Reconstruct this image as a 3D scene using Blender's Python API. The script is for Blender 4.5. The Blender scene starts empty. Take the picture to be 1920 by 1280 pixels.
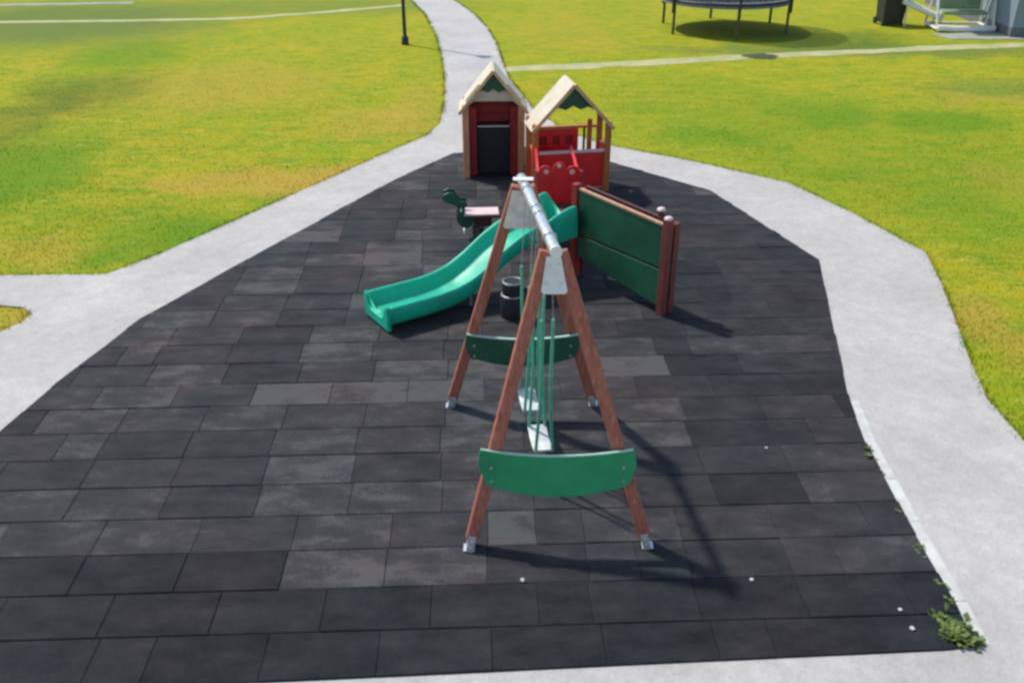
import bpy, bmesh, math, random
from mathutils import Vector, Matrix, noise
random.seed(7)
R = math.radians
S = bpy.context.scene
COL = S.collection

# ------------------------------------------------------------------ camera
FPX, PITCH, CAMH = 1700.0, math.atan(920 / 1700.0), 5.0
cd = bpy.data.cameras.new("camera")
cam = bpy.data.objects.new("camera", cd); COL.objects.link(cam)
cam.location = (0, 0, CAMH)
cam.rotation_euler = (math.pi / 2 - PITCH, 0, 0)
cd.sensor_width = 36.0
cd.lens = FPX / 1920 * 36
cd.clip_start = 0.1; cd.clip_end = 2000
S.camera = cam
# ------------------------------------------------------------------ world + sun
SUN_EL, SUN_AZ = R(54), math.atan2(-0.78, 0.62)      # azimuth from +Y towards +X
w = bpy.data.worlds.new("World"); S.world = w; w.use_nodes = True
nt = w.node_tree
sky = nt.nodes.new('ShaderNodeTexSky'); sky.sky_type = 'NISHITA'; sky.sun_disc = False
sky.sun_elevation = SUN_EL; sky.sun_rotation = SUN_AZ
bg = nt.nodes['Background']; bg.inputs['Strength'].default_value = 0.15
nt.links.new(sky.outputs[0], bg.inputs[0])
sl = bpy.data.lights.new("sun", 'SUN'); sl.energy = 3.3; sl.angle = R(1.8); sl.color = (1, .96, .89)
so = bpy.data.objects.new("sun", sl); COL.objects.link(so)
sd = Vector((math.sin(SUN_AZ) * math.cos(SUN_EL), math.cos(SUN_AZ) * math.cos(SUN_EL), math.sin(SUN_EL)))
so.rotation_euler = sd.to_track_quat('Z', 'Y').to_euler(); so.location = (-20, 20, 40)
S.view_settings.view_transform = 'Standard'; S.view_settings.look = 'None'
S.view_settings.exposure = 0.3; S.view_settings.gamma = 1
S.render.engine = 'CYCLES'
S.cycles.pixel_filter_type = 'BLACKMAN_HARRIS'
S.cycles.filter_width = 2.8

# ------------------------------------------------------------------ helpers
def gp(px, py, z=0.0):
    """point of the level plane z seen at this place of the photograph (layout survey)"""
    c, s = math.cos(PITCH), math.sin(PITCH)
    u = (px - 960) / FPX; v = (640 - py) / FPX
    d = (u, c + v * s, -s + v * c)
    t = (z - CAMH) / d[2]
    return Vector((d[0] * t, d[1] * t, z))

def srgb(r, g, b):
    f = lambda c: c / 12.92 if c <= .04045 else ((c + .055) / 1.055) ** 2.4
    return (f(r / 255), f(g / 255), f(b / 255), 1)

def mat(name, c1, c2=None, rough=.6, scale=8.0, bump=.15, bscale=None, metal=0.0, spec=.5, c3=None, stretch=(1, 1, 1), coat=0):
    m = bpy.data.materials.new(name); m.use_nodes = True
    n = m.node_tree; p = n.nodes['Principled BSDF']
    p.inputs['Roughness'].default_value = rough; p.inputs['Metallic'].default_value = metal
    p.inputs['Specular IOR Level'].default_value = spec
    p.inputs['Coat Weight'].default_value = coat
    tc = n.nodes.new('ShaderNodeTexCoord'); mp = n.nodes.new('ShaderNodeMapping')
    mp.inputs['Scale'].default_value = stretch
    n.links.new(tc.outputs['Object'], mp.inputs[0])
    t = n.nodes.new('ShaderNodeTexNoise'); t.inputs['Scale'].default_value = scale
    t.inputs['Detail'].default_value = 6; t.inputs['Roughness'].default_value = .62
    n.links.new(mp.outputs[0], t.inputs['Vector'])
    r = n.nodes.new('ShaderNodeValToRGB')
    c2 = c2 or tuple(x * .75 for x in c1[:3]) + (1,)
    r.color_ramp.elements[0].position = .34; r.color_ramp.elements[0].color = c2
    r.color_ramp.elements[1].position = .64; r.color_ramp.elements[1].color = c1
    if c3:
        e = r.color_ramp.elements.new(.74); e.color = c3
    n.links.new(t.outputs[0], r.inputs[0]); n.links.new(r.outputs[0], p.inputs['Base Color'])
    t2 = n.nodes.new('ShaderNodeTexNoise'); t2.inputs['Scale'].default_value = bscale or scale * 9
    t2.inputs['Detail'].default_value = 4
    n.links.new(mp.outputs[0], t2.inputs['Vector'])
    b = n.nodes.new('ShaderNodeBump'); b.inputs['Strength'].default_value = bump; b.inputs['Distance'].default_value = .01
    n.links.new(t2.outputs[0], b.inputs['Height']); n.links.new(b.outputs[0], p.inputs['Normal'])
    return m

M = {}
M['red'] = mat('red_paint', (.80, .018, .022, 1), (.62, .012, .015, 1), .42, 5, .05)
M['dred'] = mat('dark_red_boards', (.36, .014, .014, 1), (.22, .009, .01, 1), .55, 6, .15)
M['endred'] = mat('faded_red_timber', (.22, .045, .035, 1), (.12, .022, .018, 1), .6, 5, .25, stretch=(4, 4, 1))
M['maroon'] = mat('maroon_timber', (.115, .028, .024, 1), (.06, .015, .014, 1), .6, 5, .25, stretch=(4, 4, 1))
M['redwood'] = mat('red_brown_timber', (.46, .15, .095, 1), (.28, .07, .045, 1), .6, 7, .5, stretch=(7, 7, .55), c3=(.60, .34, .24, 1))
M['orange'] = mat('orange_timber', (.58, .19, .05, 1), (.42, .11, .03, 1), .5, 4, .2, stretch=(5, 5, 1))
M['cream'] = mat('cream_painted_boards', (.62, .56, .43, 1), (.52, .455, .34, 1), .6, 5, .2)
M['tan'] = mat('pale_varnished_timber', (.60, .36, .22, 1), (.46, .24, .13, 1), .5, 4, .25, stretch=(5, 5, 1))
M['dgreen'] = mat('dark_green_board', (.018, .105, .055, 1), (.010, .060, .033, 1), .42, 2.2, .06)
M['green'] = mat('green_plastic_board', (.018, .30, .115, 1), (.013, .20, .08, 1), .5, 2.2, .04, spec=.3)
M['teal'] = mat('teal_slide_plastic', (.012, .50, .31, 1), (.02, .37, .235, 1), .42, 2.6, .04, c3=(.05, .54, .36, 1), spec=.35)
M['rope'] = mat('green_rope_sleeve', (.12, .52, .34, 1), (.07, .36, .24, 1), .6, 30, .3)
M['hutpost'] = mat('pale_orange_timber', (.66, .32, .16, 1), (.50, .2, .09, 1), .5, 4, .25, stretch=(5, 5, 1))
M['trim'] = mat('pale_painted_trim', (.66, .42, .24, 1), (.52, .30, .15, 1), .55, 5, .15)
M['edge'] = mat('pale_green_edge_highlight', (.42, .62, .50, 1), (.3, .48, .38, 1), .5, 6, .05)  # pale tone of the sunlit highlight on the board tops
M['steel'] = mat('galvanised_steel', (.70, .72, .74, 1), (.52, .54, .57, 1), .34, 12, .05, metal=.75)
M['chain'] = mat('grey_chain_steel', (.42, .42, .42, 1), (.28, .28, .28, 1), .4, 40, .2, metal=.6)
M['seat'] = mat('glare_swing_rubber', (.66, .68, .66, 1), (.45, .47, .45, 1), .45, 10, .1)  # sun glare on the seats is put into this pale colour
M['black'] = mat('black_rubber', (.018, .018, .022, 1), (.01, .01, .012, 1), .55, 12, .2)
M['white'] = mat('white_paint', (.80, .79, .76, 1), (.68, .66, .62, 1), .45, 6, .06)
M['pink'] = mat('pale_pink_board', (.78, .58, .56, 1), (.66, .44, .43, 1), .45, 6, .06)
M['darkmetal'] = mat('dark_coated_steel', (.035, .038, .04, 1), (.02, .022, .025, 1), .5, 12, .1, metal=.3)
M['olive'] = mat('weathered_green_steel', (.13, .12, .045, 1), (.07, .065, .03, 1), .6, 12, .15, metal=.2)
M['housewall'] = mat('blue_grey_render', (.23, .29, .35, 1), (.20, .25, .30, 1), .8, 2, .25, 90)
M['plinth'] = mat('grey_plinth', (.16, .165, .17, 1), (.12, .125, .13, 1), .85, 3, .3, 60)
M['roofing'] = mat('dark_roof_sheet', (.06, .06, .065, 1), (.04, .04, .045, 1), .6, 3, .2)
M['glass'] = mat('dark_window_glass', (.03, .04, .05, 1), (.02, .03, .04, 1), .06, 2, 0)
M['cushion'] = mat('sage_green_cushion', (.30, .38, .24, 1), (.20, .28, .17, 1), .9, 5, .3)
def layered(name, base, dark, light, speck, rough=.88):
    m = mat(name, base, dark, rough, .8, .35, 120, c3=light); n = m.node_tree; L = n.links.new; p = n.nodes['Principled BSDF']
    src = p.inputs['Base Color'].links[0].from_socket; geo = n.nodes.new('ShaderNodeNewGeometry')
    for sc, det, lo, hi, k in ((5.5, 8, (.84,.84,.83,1), (1.08,1.08,1.08,1), .6), (34, 6, (.70,.70,.69,1), (1.22,1.22,1.22,1), speck), (150, 2, (.7,.7,.7,1), (1.25,1.25,1.25,1), speck)):
        t = n.nodes.new('ShaderNodeTexNoise'); t.inputs['Scale'].default_value = sc; t.inputs['Detail'].default_value = det; t.inputs['Roughness'].default_value = .7; L(geo.outputs['Position'], t.inputs[0])
        r = n.nodes.new('ShaderNodeValToRGB'); r.color_ramp.elements[0].position = .36; r.color_ramp.elements[0].color = lo; r.color_ramp.elements[1].position = .62; r.color_ramp.elements[1].color = hi; L(t.outputs[0], r.inputs[0])
        x = n.nodes.new('ShaderNodeMix'); x.data_type = 'RGBA'; x.blend_type = 'MULTIPLY'; x.inputs['Factor'].default_value = k; ia = [q for q in x.inputs if q.type == 'RGBA']; L(src, ia[0]); L(r.outputs[0], ia[1]); src = [q for q in x.outputs if q.type == 'RGBA'][0]
    L(src, p.inputs['Base Color']); return m
M['conc'] = layered('light_concrete', (.475, .45, .418, 1), (.40, .38, .352, 1), (.52, .492, .455, 1), .34)
M['kerb'] = mat('pale_kerb_concrete', (.60, .59, .55, 1), (.45, .44, .40, 1), .85, 6, .4, 60)
M['mound'] = mat('dark_bare_soil', (.085, .085, .03, 1), (.04, .045, .015, 1), .95, 8, .8, 30)
M['pebble'] = mat('pale_stone', (.55, .54, .52, 1), (.4, .4, .38, 1), .8, 20, .2)
M['weed'] = mat('weed_leaf', (.16, .22, .045, 1), (.07, .11, .022, 1), .6, 9, .1, c3=(.5, .52, .32, 1))

class MB:
    def __init__(s): s.v = []; s.f = []; s.sm = []
    def add(s, vs, fs, smooth=False):
        o = len(s.v); s.v += [tuple(x) for x in vs]; s.f += [tuple(i + o for i in f) for f in fs]; s.sm += [smooth] * len(fs)
    def box(s, a, b, rz=0, c=None):
        x0, y0, z0 = a; x1, y1, z1 = b
        vs = [Vector(p) for p in ((x0,y0,z0),(x1,y0,z0),(x1,y1,z0),(x0,y1,z0),(x0,y0,z1),(x1,y0,z1),(x1,y1,z1),(x0,y1,z1))]
        if rz:
            c = Vector(c or ((x0+x1)/2, (y0+y1)/2, 0)); m = Matrix.Rotation(rz, 3, 'Z'); vs = [m @ (v - c) + c for v in vs]
        s.add(vs, ((3,2,1,0),(4,5,6,7),(0,1,5,4),(1,2,6,5),(2,3,7,6),(3,0,4,7)))
        return s
    def bar(s, p0, p1, w=.09, h=None, up=(0, 0, 1)):
        p0, p1 = Vector(p0), Vector(p1); h = h or w; d = (p1 - p0).normalized(); u = Vector(up)
        x = d.cross(u)
        if x.length < 1e-3: x = d.cross(Vector((0, 1, 0)))
        x.normalize(); y = x.cross(d).normalized(); vs = []
        for p in (p0, p1):
            for a, b in ((-1,-1),(1,-1),(1,1),(-1,1)): vs.append(p + x * a * w / 2 + y * b * h / 2)
        s.add(vs, ((3,2,1,0),(4,5,6,7),(0,1,5,4),(1,2,6,5),(2,3,7,6),(3,0,4,7)))
        return s
    def tube(s, pts, r, n=10, closed=False):
        pts = [Vector(p) for p in pts]; rings = []; N = len(pts); prev = None
        for i, p in enumerate(pts):
            a = pts[(i - 1) % N] if (closed or i) else pts[0]; b = pts[(i + 1) % N] if (closed or i < N - 1) else pts[-1]
            d = (b - a).normalized()
            if prev is None:
                x = d.cross(Vector((0, 0, 1)))
                if x.length < .05: x = d.cross(Vector((0, 1, 0)))
            else: x = prev - d * prev.dot(d)
            x.normalize(); prev = x; y = d.cross(x); rr = r[i] if isinstance(r, (list, tuple)) else r
            rings.append([p + (x * math.cos(2*math.pi*k/n) + y * math.sin(2*math.pi*k/n)) * rr for k in range(n)])
        vs = [v for g in rings for v in g]; fs = []
        for i in range(N if closed else N - 1):
            j = (i + 1) % N
            for k in range(n): fs.append((i*n+k, i*n+(k+1)%n, j*n+(k+1)%n, j*n+k))
        s.add(vs, fs, True)
        if not closed: s.add(rings[0], [tuple(range(n))[::-1]]); s.add(rings[-1], [tuple(range(n))])
        return s
    def prism(s, outline, origin, ax, ay, th):
        """2D outline in the plane (ax, ay) at origin, thickness th along the normal"""
        o, ax, ay = Vector(origin), Vector(ax).normalized(), Vector(ay).normalized(); n = ax.cross(ay).normalized(); k = len(outline)
        a = [o + ax * x + ay * y - n * th / 2 for x, y in outline]; b = [p + n * th for p in a]
        s.add(a + b, [tuple(range(k))[::-1], tuple(range(k, 2*k))] + [(i, (i+1) % k, k + (i+1) % k, k + i) for i in range(k)])
        return s
    def build(s, name, m, parent=None, bevel=0.0, sub=0, **kw):
        me = bpy.data.meshes.new(name); me.from_pydata(s.v, [], s.f)
        me.polygons.foreach_set('use_smooth', s.sm); me.materials.append(M[m] if isinstance(m, str) else m)
        bm = bmesh.new(); bm.from_mesh(me); bmesh.ops.recalc_face_normals(bm, faces=bm.faces); bm.to_mesh(me); bm.free()
        o = bpy.data.objects.new(name, me); COL.objects.link(o); o.parent = parent
        if bevel:
            b = o.modifiers.new('bevel', 'BEVEL'); b.width = bevel; b.segments = 2; b.limit_method = 'ANGLE'
        if sub:
            b = o.modifiers.new('sub', 'SUBSURF'); b.levels = b.render_levels = sub
        for k, v in kw.items(): o[k] = v
        return o

def thing(name, label, cat, loc=(0, 0, 0), rz=0, group=None):
    o = bpy.data.objects.new(name, None); COL.objects.link(o); o.location = loc; o.rotation_euler = (0, 0, rz)
    o['label'] = label; o['category'] = cat
    if group: o['group'] = group
    return o

def copy_tree(o, parent=None):
    c = o.copy(); COL.objects.link(c); c.parent = parent
    for ch in list(o.children): copy_tree(ch, c)
    return c

def inpoly(x, y, P):
    c = False; j = len(P) - 1
    for i in range(len(P)):
        if (P[i][1] > y) != (P[j][1] > y) and x < (P[j][0]-P[i][0]) * (y-P[i][1]) / (P[j][1]-P[i][1]) + P[i][0]: c = not c
        j = i
    return c

# ------------------------------------------------------------------ layout polygons
RUB = [(-5.75,4.1),(-5.3,6.3)] + [tuple(gp(*p)[:2]) for p in ((0,815),(110,720),(265,600),(500,470),(740,340),(850,290),(1000,278),(1150,308),(1330,360),(1535,490),(1562,620),(1590,750),(1620,830),(1700,980),(1785,1130),(1830,1215),(1780,1222),(1290,1245),(620,1277))]
g2 = lambda x, y: tuple(gp(x, y)[:2])
CON = [(-14,11.2), g2(0,518), g2(200,516), g2(300,478), g2(430,420), g2(620,335), g2(740,281), g2(800,256), g2(826,232), g2(834,195), g2(835,150), g2(830,110),
       g2(818,65), g2(798,28), g2(770,0), (-6.4,44), (-9.5,55), (-7.2,55), (-4.6,44), g2(850,0), g2(890,28), g2(915,55), g2(930,80), g2(940,112), g2(955,150), g2(1000,205), g2(1060,248),
       g2(1145,275), g2(1300,304), g2(1480,345), g2(1600,402), g2(1735,475), g2(1765,535), g2(1790,600), g2(1815,670), g2(1850,750), g2(1920,830), (5.1,6.0), (5.4,-3), (-9,-3), (-8.4,6), (-6.6,8.7),
       g2(0,625), g2(40,607), g2(60,590), g2(45,578), g2(0,574), (-14,10.35)]

# ------------------------------------------------------------------ grass material with its own patches of tone
def grass_material():
    m = bpy.data.materials.new('lawn_grass'); m.use_nodes = True; n = m.node_tree; p = n.nodes['Principled BSDF']; L = n.links.new
    p.inputs['Roughness'].default_value = .95; p.inputs['Specular IOR Level'].default_value = .06
    geo = n.nodes.new('ShaderNodeNewGeometry')
    def nz(scale, detail=5, rough=.6, st=(1, 1, 1)):
        mp = n.nodes.new('ShaderNodeMapping'); mp.inputs['Scale'].default_value = st; L(geo.outputs['Position'], mp.inputs[0])
        t = n.nodes.new('ShaderNodeTexNoise'); t.inputs['Scale'].default_value = scale; t.inputs['Detail'].default_value = detail
        t.inputs['Roughness'].default_value = rough; L(mp.outputs[0], t.inputs['Vector']); return t.outputs[0]
    def ramp(src, a, b):
        r = n.nodes.new('ShaderNodeMapRange'); r.inputs['From Min'].default_value = a; r.inputs['From Max'].default_value = b; r.clamp = True
        L(src, r.inputs['Value']); return r.outputs[0]
    def mix(fac, c1, c2):
        x = n.nodes.new('ShaderNodeMix'); x.data_type = 'RGBA'; L(fac, x.inputs['Factor'])
        for s_, c in (('A', c1), ('B', c2)):
            i = [q for q in x.inputs if q.name == s_ and q.type == 'RGBA'][0]
            if isinstance(c, tuple): i.default_value = c
            else: L(c, i)
        return [q for q in x.outputs if q.type == 'RGBA'][0]
    base = mix(ramp(nz(.42, 4), .38, .62), (.27,.305,.014,1), (.37,.318,.018,1))
    base = mix(ramp(nz(1.3, 7, .7, (1, 2.2, 1)), .46, .64), base, (.17,.275,.018,1))
    base = mix(ramp(nz(2.6, 7, .68, (1, 2.4, 1)), .54, .68), base, (.47,.37,.06,1))
    base = mix(ramp(nz(4.3, 7, .68, (1, 2.0, 1)), .54, .74), base, (.34,.40,.05,1))
    base = mix(ramp(nz(7.0, 6, .72, (1, 1.6, 1)), .58, .72), base, (.19,.25,.02,1))
    warp = n.nodes.new('ShaderNodeTexNoise'); warp.inputs['Scale'].default_value = .9; warp.inputs['Detail'].default_value = 5
    L(geo.outputs['Position'], warp.inputs['Vector'])
    sc = n.nodes.new('ShaderNodeVectorMath'); sc.operation = 'MULTIPLY_ADD'; L(warp.outputs['Color'], sc.inputs[0])
    sc.inputs[1].default_value = (2.2, 2.2, 0); 
    sub = n.nodes.new('ShaderNodeVectorMath'); sub.operation = 'SUBTRACT'; L(geo.outputs['Position'], sub.inputs[0]); sub.inputs[1].default_value = (1.1, 1.1, 0)
    L(sub.outputs[0], sc.inputs[2]); wp = sc.outputs[0]
    # (px, py, rx, ry, colour, amount): bare, dry and lush patches of the lawn
    GR, DG, YT, GG = (.115,.235,.014,1), (.075,.125,.022,1), (.42,.29,.05,1), (.13,.185,.045,1)
    for px, py, rx, ry, c, a in ((30,330,1.6,3.2,GR,.8),(10,240,1.4,4,DG,.45),(170,170,1.9,2.6,DG,.5),(250,100,2.2,2.5,GR,.6),(110,40,7,6,GG,.9),(430,440,1.5,1.2,GR,.8),(300,470,1.2,.7,GR,.7),
                                 (560,385,1.0,.7,GR,.6),(500,345,2.0,.9,YT,.8),(620,330,1.0,.7,YT,.7),(350,340,1.2,.8,YT,.4),(700,230,1.6,1.6,YT,.45),(430,160,3,3,YT,.45),(780,200,.8,3,YT,.4),
                                 (1560,215,1.3,1.2,GR,.6),(1800,230,1.6,1.3,GR,.75),(1880,170,2.5,1.5,GG,.5),(1330,255,1.5,.8,GR,.6),(1600,330,1.0,.7,GR,.5),(1180,200,1.2,.8,GR,.3),
                                 (1700,95,6,1.1,GG,.7),(1560,75,3,2.2,DG,.6),(1360,92,3.2,.8,GG,.5),(1880,330,.7,1.2,YT,.5),(1870,620,.5,1.2,YT,.6),(1840,190,1.5,.6,YT,.4),(20,600,.5,.4,YT,.7),(60,470,1.3,.6,YT,.35),
                                 (1060,60,2,4,YT,.25),(1650,290,4.5,5,GR,.4),(1350,190,3,3,GR,.3),(1840,400,1.2,2,GR,.35),(240,420,2,1,GR,.35),(620,10,7,3,GG,.5)):
        g = gp(px, py)
        v = n.nodes.new('ShaderNodeVectorMath'); v.operation = 'SUBTRACT'; L(wp, v.inputs[0]); v.inputs[1].default_value = (g.x, g.y, 0)
        d = n.nodes.new('ShaderNodeVectorMath'); d.operation = 'MULTIPLY'; L(v.outputs[0], d.inputs[0]); d.inputs[1].default_value = (1/rx, 1/ry, 0)
        l = n.nodes.new('ShaderNodeVectorMath'); l.operation = 'LENGTH'; L(d.outputs[0], l.inputs[0])
        r = n.nodes.new('ShaderNodeMapRange'); L(l.outputs['Value'], r.inputs['Value']); r.interpolation_type = 'SMOOTHSTEP'
        r.inputs['From Min'].default_value = 1.15; r.inputs['From Max'].default_value = .35; r.inputs['To Max'].default_value = a
        base = mix(r.outputs[0], base, c)
    fine = mix(ramp(nz(26, 4, .7), .3, .7), (.55,.6,.5,1), (1.25,1.2,1.25,1))
    mul = n.nodes.new('ShaderNodeMix'); mul.data_type = 'RGBA'; mul.blend_type = 'MULTIPLY'; mul.inputs['Factor'].default_value = .38
    ia = [q for q in mul.inputs if q.type == 'RGBA']; L(base, ia[0]); L(fine, ia[1])
    L([q for q in mul.outputs if q.type == 'RGBA'][0], p.inputs['Base Color'])
    b = n.nodes.new('ShaderNodeBump'); b.inputs['Strength'].default_value = .5; b.inputs['Distance'].default_value = .04
    L(nz(14, 6, .7), b.inputs['Height']); L(b.outputs[0], p.inputs['Normal'])
    return m
M['grass'] = grass_material()

def sheet(name, poly, z0, z1, m, **kw):
    """slab with a ground outline; sides reach down into the ground"""
    bm = bmesh.new(); top = [bm.verts.new((x, y, z1)) for x, y in poly]; f = bm.faces.new(top)
    if f.normal.z < 0: f.normal_flip()
    bmesh.ops.triangulate(bm, faces=[f])
    bot = [bm.verts.new((x, y, z0)) for x, y in poly]; n = len(poly)
    for i in range(n): bm.faces.new((top[i], top[(i+1) % n], bot[(i+1) % n], bot[i]))
    bmesh.ops.recalc_face_normals(bm, faces=bm.faces)
    for f in bm.faces:
        if abs(f.normal.z) > .5 and f.normal.z < 0: f.normal_flip()
    me = bpy.data.meshes.new(name); bm.to_mesh(me); bm.free(); me.materials.append(M[m] if isinstance(m, str) else m)
    o = bpy.data.objects.new(name, me); COL.objects.link(o); o['kind'] = 'structure'
    for k, v in kw.items(): o[k] = v
    return o

def smooth_poly(P, it=2, keep=()):
    return P

g = MB(); g.add([(-400,-60,0),(400,-60,0),(400,700,0),(-400,700,0)], [(0,1,2,3)]); g.build('ground', 'grass', kind='structure')
sheet('pavement', CON, -.05, .018, 'conc')
M['joint'] = mat('dusty_rubber_joint', (.03,.03,.032,1), (.012,.012,.014,1), .9, 6, .2)
sheet('rubber_surface', RUB, -.05, .024, 'joint')

# rubber tiles: real slabs with gaps, clipped to the play area's outline, still one paved surface
def clip_rect(P, x0, y0, x1, y1):
    def cl(P, ins, cut):
        out = []
        for i in range(len(P)):
            a, b = P[i-1], P[i]
            if ins(b):
                if not ins(a): out.append(cut(a, b))
                out.append(b)
            elif ins(a): out.append(cut(a, b))
        return out
    cx = lambda X: (lambda a, b: (X, a[1] + (b[1]-a[1]) * (X-a[0]) / (b[0]-a[0])))
    cy = lambda Y: (lambda a, b: (a[0] + (b[0]-a[0]) * (Y-a[1]) / (b[1]-a[1]), Y))
    for ins, cut in ((lambda p: p[0] >= x0, cx(x0)), (lambda p: p[0] <= x1, cx(x1)), (lambda p: p[1] >= y0, cy(y0)), (lambda p: p[1] <= y1, cy(y1))):
        P = cl(P, ins, cut)
        if len(P) < 3: return []
    return P
TA = R(2.2); ca, sa = math.cos(TA), math.sin(TA)
rot = lambda p: (p[0]*ca + p[1]*sa, -p[0]*sa + p[1]*ca)
inv = lambda p: (p[0]*ca - p[1]*sa, p[0]*sa + p[1]*ca)
RT = [rot(p) for p in RUB]
TW, TH = .80, .44
special = [(rot(g2(x, y)), v) for x, y, v in ((705,692,1.0),(838,682,.85),(770,497,1.25),(1215,682,1.15),(965,972,1.05),(540,1050,.72),(745,1050,.55),(660,860,.75),(500,680,.2),(1520,800,.05),(440,860,.2),(200,755,.5),(60,890,.15))]
tv, tf, tcol = [], [], []
rnd = random.Random(21)
y = 3.5; row = 0
while y < 19:
    x = -8 + (row % 2) * .40 + rnd.uniform(-.04, .04)
    while x < 8:
        TW = .40 if rnd.random() < .13 else .80
        gx, gy = .002, .0035
        q = clip_rect(RT, x + gx, y + gy, x + TW - gx, y + TH - gy)
        if len(q) >= 3:
            cxm = x + TW/2; cym = y + TH/2
            c = min(1, max(0, rnd.gauss(.38, .06)))
            wp_ = inv((cxm, cym))
            if rnd.random() < .05 and wp_[1] < 9.5: c = rnd.uniform(.44, .50)
            if rnd.random() < .08: c = rnd.uniform(.22, .30)
            c += -.10 * (wp_[0] > 1.5) + .02 * (-2 < wp_[0] < 1)      # dirtier, greyer slabs in the trodden middle
            if wp_[1] < 5.42: c = rnd.uniform(.10, .19)        # newer, blacker rows at the near edge
            for (sx, sy), v in special:
                if x <= sx < x + TW and y <= sy < y + TH: c = .36 + .16*v if v > .3 else .3
            h = .0335 + rnd.uniform(-.003, .003); tx, ty = rnd.uniform(-.006, .006), rnd.uniform(-.010, .010)
            o = len(tv); k = len(q)
            ins = .006
            for px_, py_ in q:
                X, Y = inv((px_, py_)); tv.append((X, Y, .015)); tcol.append(c)
            for px_, py_ in q:
                X, Y = inv((px_, py_)); tv.append((X, Y, h - .005 + tx*(px_-cxm) + ty*(py_-cym))); tcol.append(c)
            for px_, py_ in q:
                fx = px_ + (ins if px_ < cxm else -ins); fy = py_ + (ins if py_ < cym else -ins)
                X, Y = inv((fx, fy)); tv.append((X, Y, h + tx*(px_-cxm) + ty*(py_-cym))); tcol.append(c)
            for r_ in (0, 1):
                for i in range(k): tf.append((o+r_*k+i, o+r_*k+(i+1) % k, o+(r_+1)*k+(i+1) % k, o+(r_+1)*k+i))
            tf.append(tuple(o + 2*k + i for i in range(k)))
        x += TW
    y += TH; row += 1
me = bpy.data.meshes.new('rubber_tiles'); me.from_pydata(tv, [], tf)
at_ = me.attributes.new('tone', 'FLOAT', 'POINT'); at_.data.foreach_set('value', tcol)
bm = bmesh.new(); bm.from_mesh(me); bmesh.ops.recalc_face_normals(bm, faces=bm.faces); bm.to_mesh(me); bm.free()
m = bpy.data.materials.new('rubber_granulate'); m.use_nodes = True; n = m.node_tree; p = n.nodes['Principled BSDF']; L = n.links.new
p.inputs['Roughness'].default_value = .88; p.inputs['Specular IOR Level'].default_value = .14
a = n.nodes.new('ShaderNodeAttribute'); a.attribute_name = 'tone'
geo = n.nodes.new('ShaderNodeNewGeometry')
mp = n.nodes.new('ShaderNodeMapping'); mp.inputs['Scale'].default_value = (1.1, 2.4, 1); L(geo.outputs['Position'], mp.inputs[0])
t = n.nodes.new('ShaderNodeTexNoise'); t.inputs['Scale'].default_value = 1.9; t.inputs['Detail'].default_value = 9; t.inputs['Roughness'].default_value = .66; L(mp.outputs[0], t.inputs[0])
ma = n.nodes.new('ShaderNodeMath'); ma.operation = 'MULTIPLY_ADD'; L(t.outputs[0], ma.inputs[0]); ma.inputs[1].default_value = .80; L(a.outputs['Fac'], ma.inputs[2])
r = n.nodes.new('ShaderNodeValToRGB'); r.color_ramp.elements[0].position = .38; r.color_ramp.elements[0].color = (.006,.0075,.0095,1)
r.color_ramp.elements[1].position = 1.35/1.35; r.color_ramp.elements[1].color = (.080,.076,.074,1)
e = r.color_ramp.elements.new(.70); e.color = (.026,.0265,.028,1); e = r.color_ramp.elements.new(.90); e.color = (.046,.044,.0445,1)
t5 = n.nodes.new('ShaderNodeTexNoise'); t5.inputs['Scale'].default_value = 45; t5.inputs['Detail'].default_value = 6; t5.inputs['Roughness'].default_value = .8; L(geo.outputs['Position'], t5.inputs[0])
mb5 = n.nodes.new('ShaderNodeMath'); mb5.operation = 'MULTIPLY_ADD'; L(t5.outputs[0], mb5.inputs[0]); mb5.inputs[1].default_value = .5; L(ma.outputs[0], mb5.inputs[2])
sb5 = n.nodes.new('ShaderNodeMath'); sb5.operation = 'SUBTRACT'; L(mb5.outputs[0], sb5.inputs[0]); sb5.inputs[1].default_value = .185
L(sb5.outputs[0], r.inputs[0])
t3 = n.nodes.new('ShaderNodeTexNoise'); t3.inputs['Scale'].default_value = .7; t3.inputs['Detail'].default_value = 3; L(geo.outputs['Position'], t3.inputs[0])
r3 = n.nodes.new('ShaderNodeValToRGB'); r3.color_ramp.elements[0].position = .35; r3.color_ramp.elements[0].color = (.86,1.0,1.02,1); r3.color_ramp.elements[1].position = .65; r3.color_ramp.elements[1].color = (1.12,1.0,1.0,1)
L(t3.outputs[0], r3.inputs[0])
mx = n.nodes.new('ShaderNodeMix'); mx.data_type = 'RGBA'; mx.blend_type = 'MULTIPLY'; mx.inputs['Factor'].default_value = 1
ia = [q for q in mx.inputs if q.type == 'RGBA']; L(r.outputs[0], ia[0]); L(r3.outputs[0], ia[1]); L([q for q in mx.outputs if q.type == 'RGBA'][0], p.inputs['Base Color'])
t2 = n.nodes.new('ShaderNodeTexNoise'); t2.inputs['Scale'].default_value = 160; L(geo.outputs['Position'], t2.inputs[0])
b = n.nodes.new('ShaderNodeBump'); b.inputs['Strength'].default_value = .5; b.inputs['Distance'].default_value = .004; L(t2.outputs[0], b.inputs['Height']); L(b.outputs[0], p.inputs['Normal'])
me.materials.append(m)
o = bpy.data.objects.new('rubber_tiles', me); COL.objects.link(o); o['kind'] = 'structure'

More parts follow.
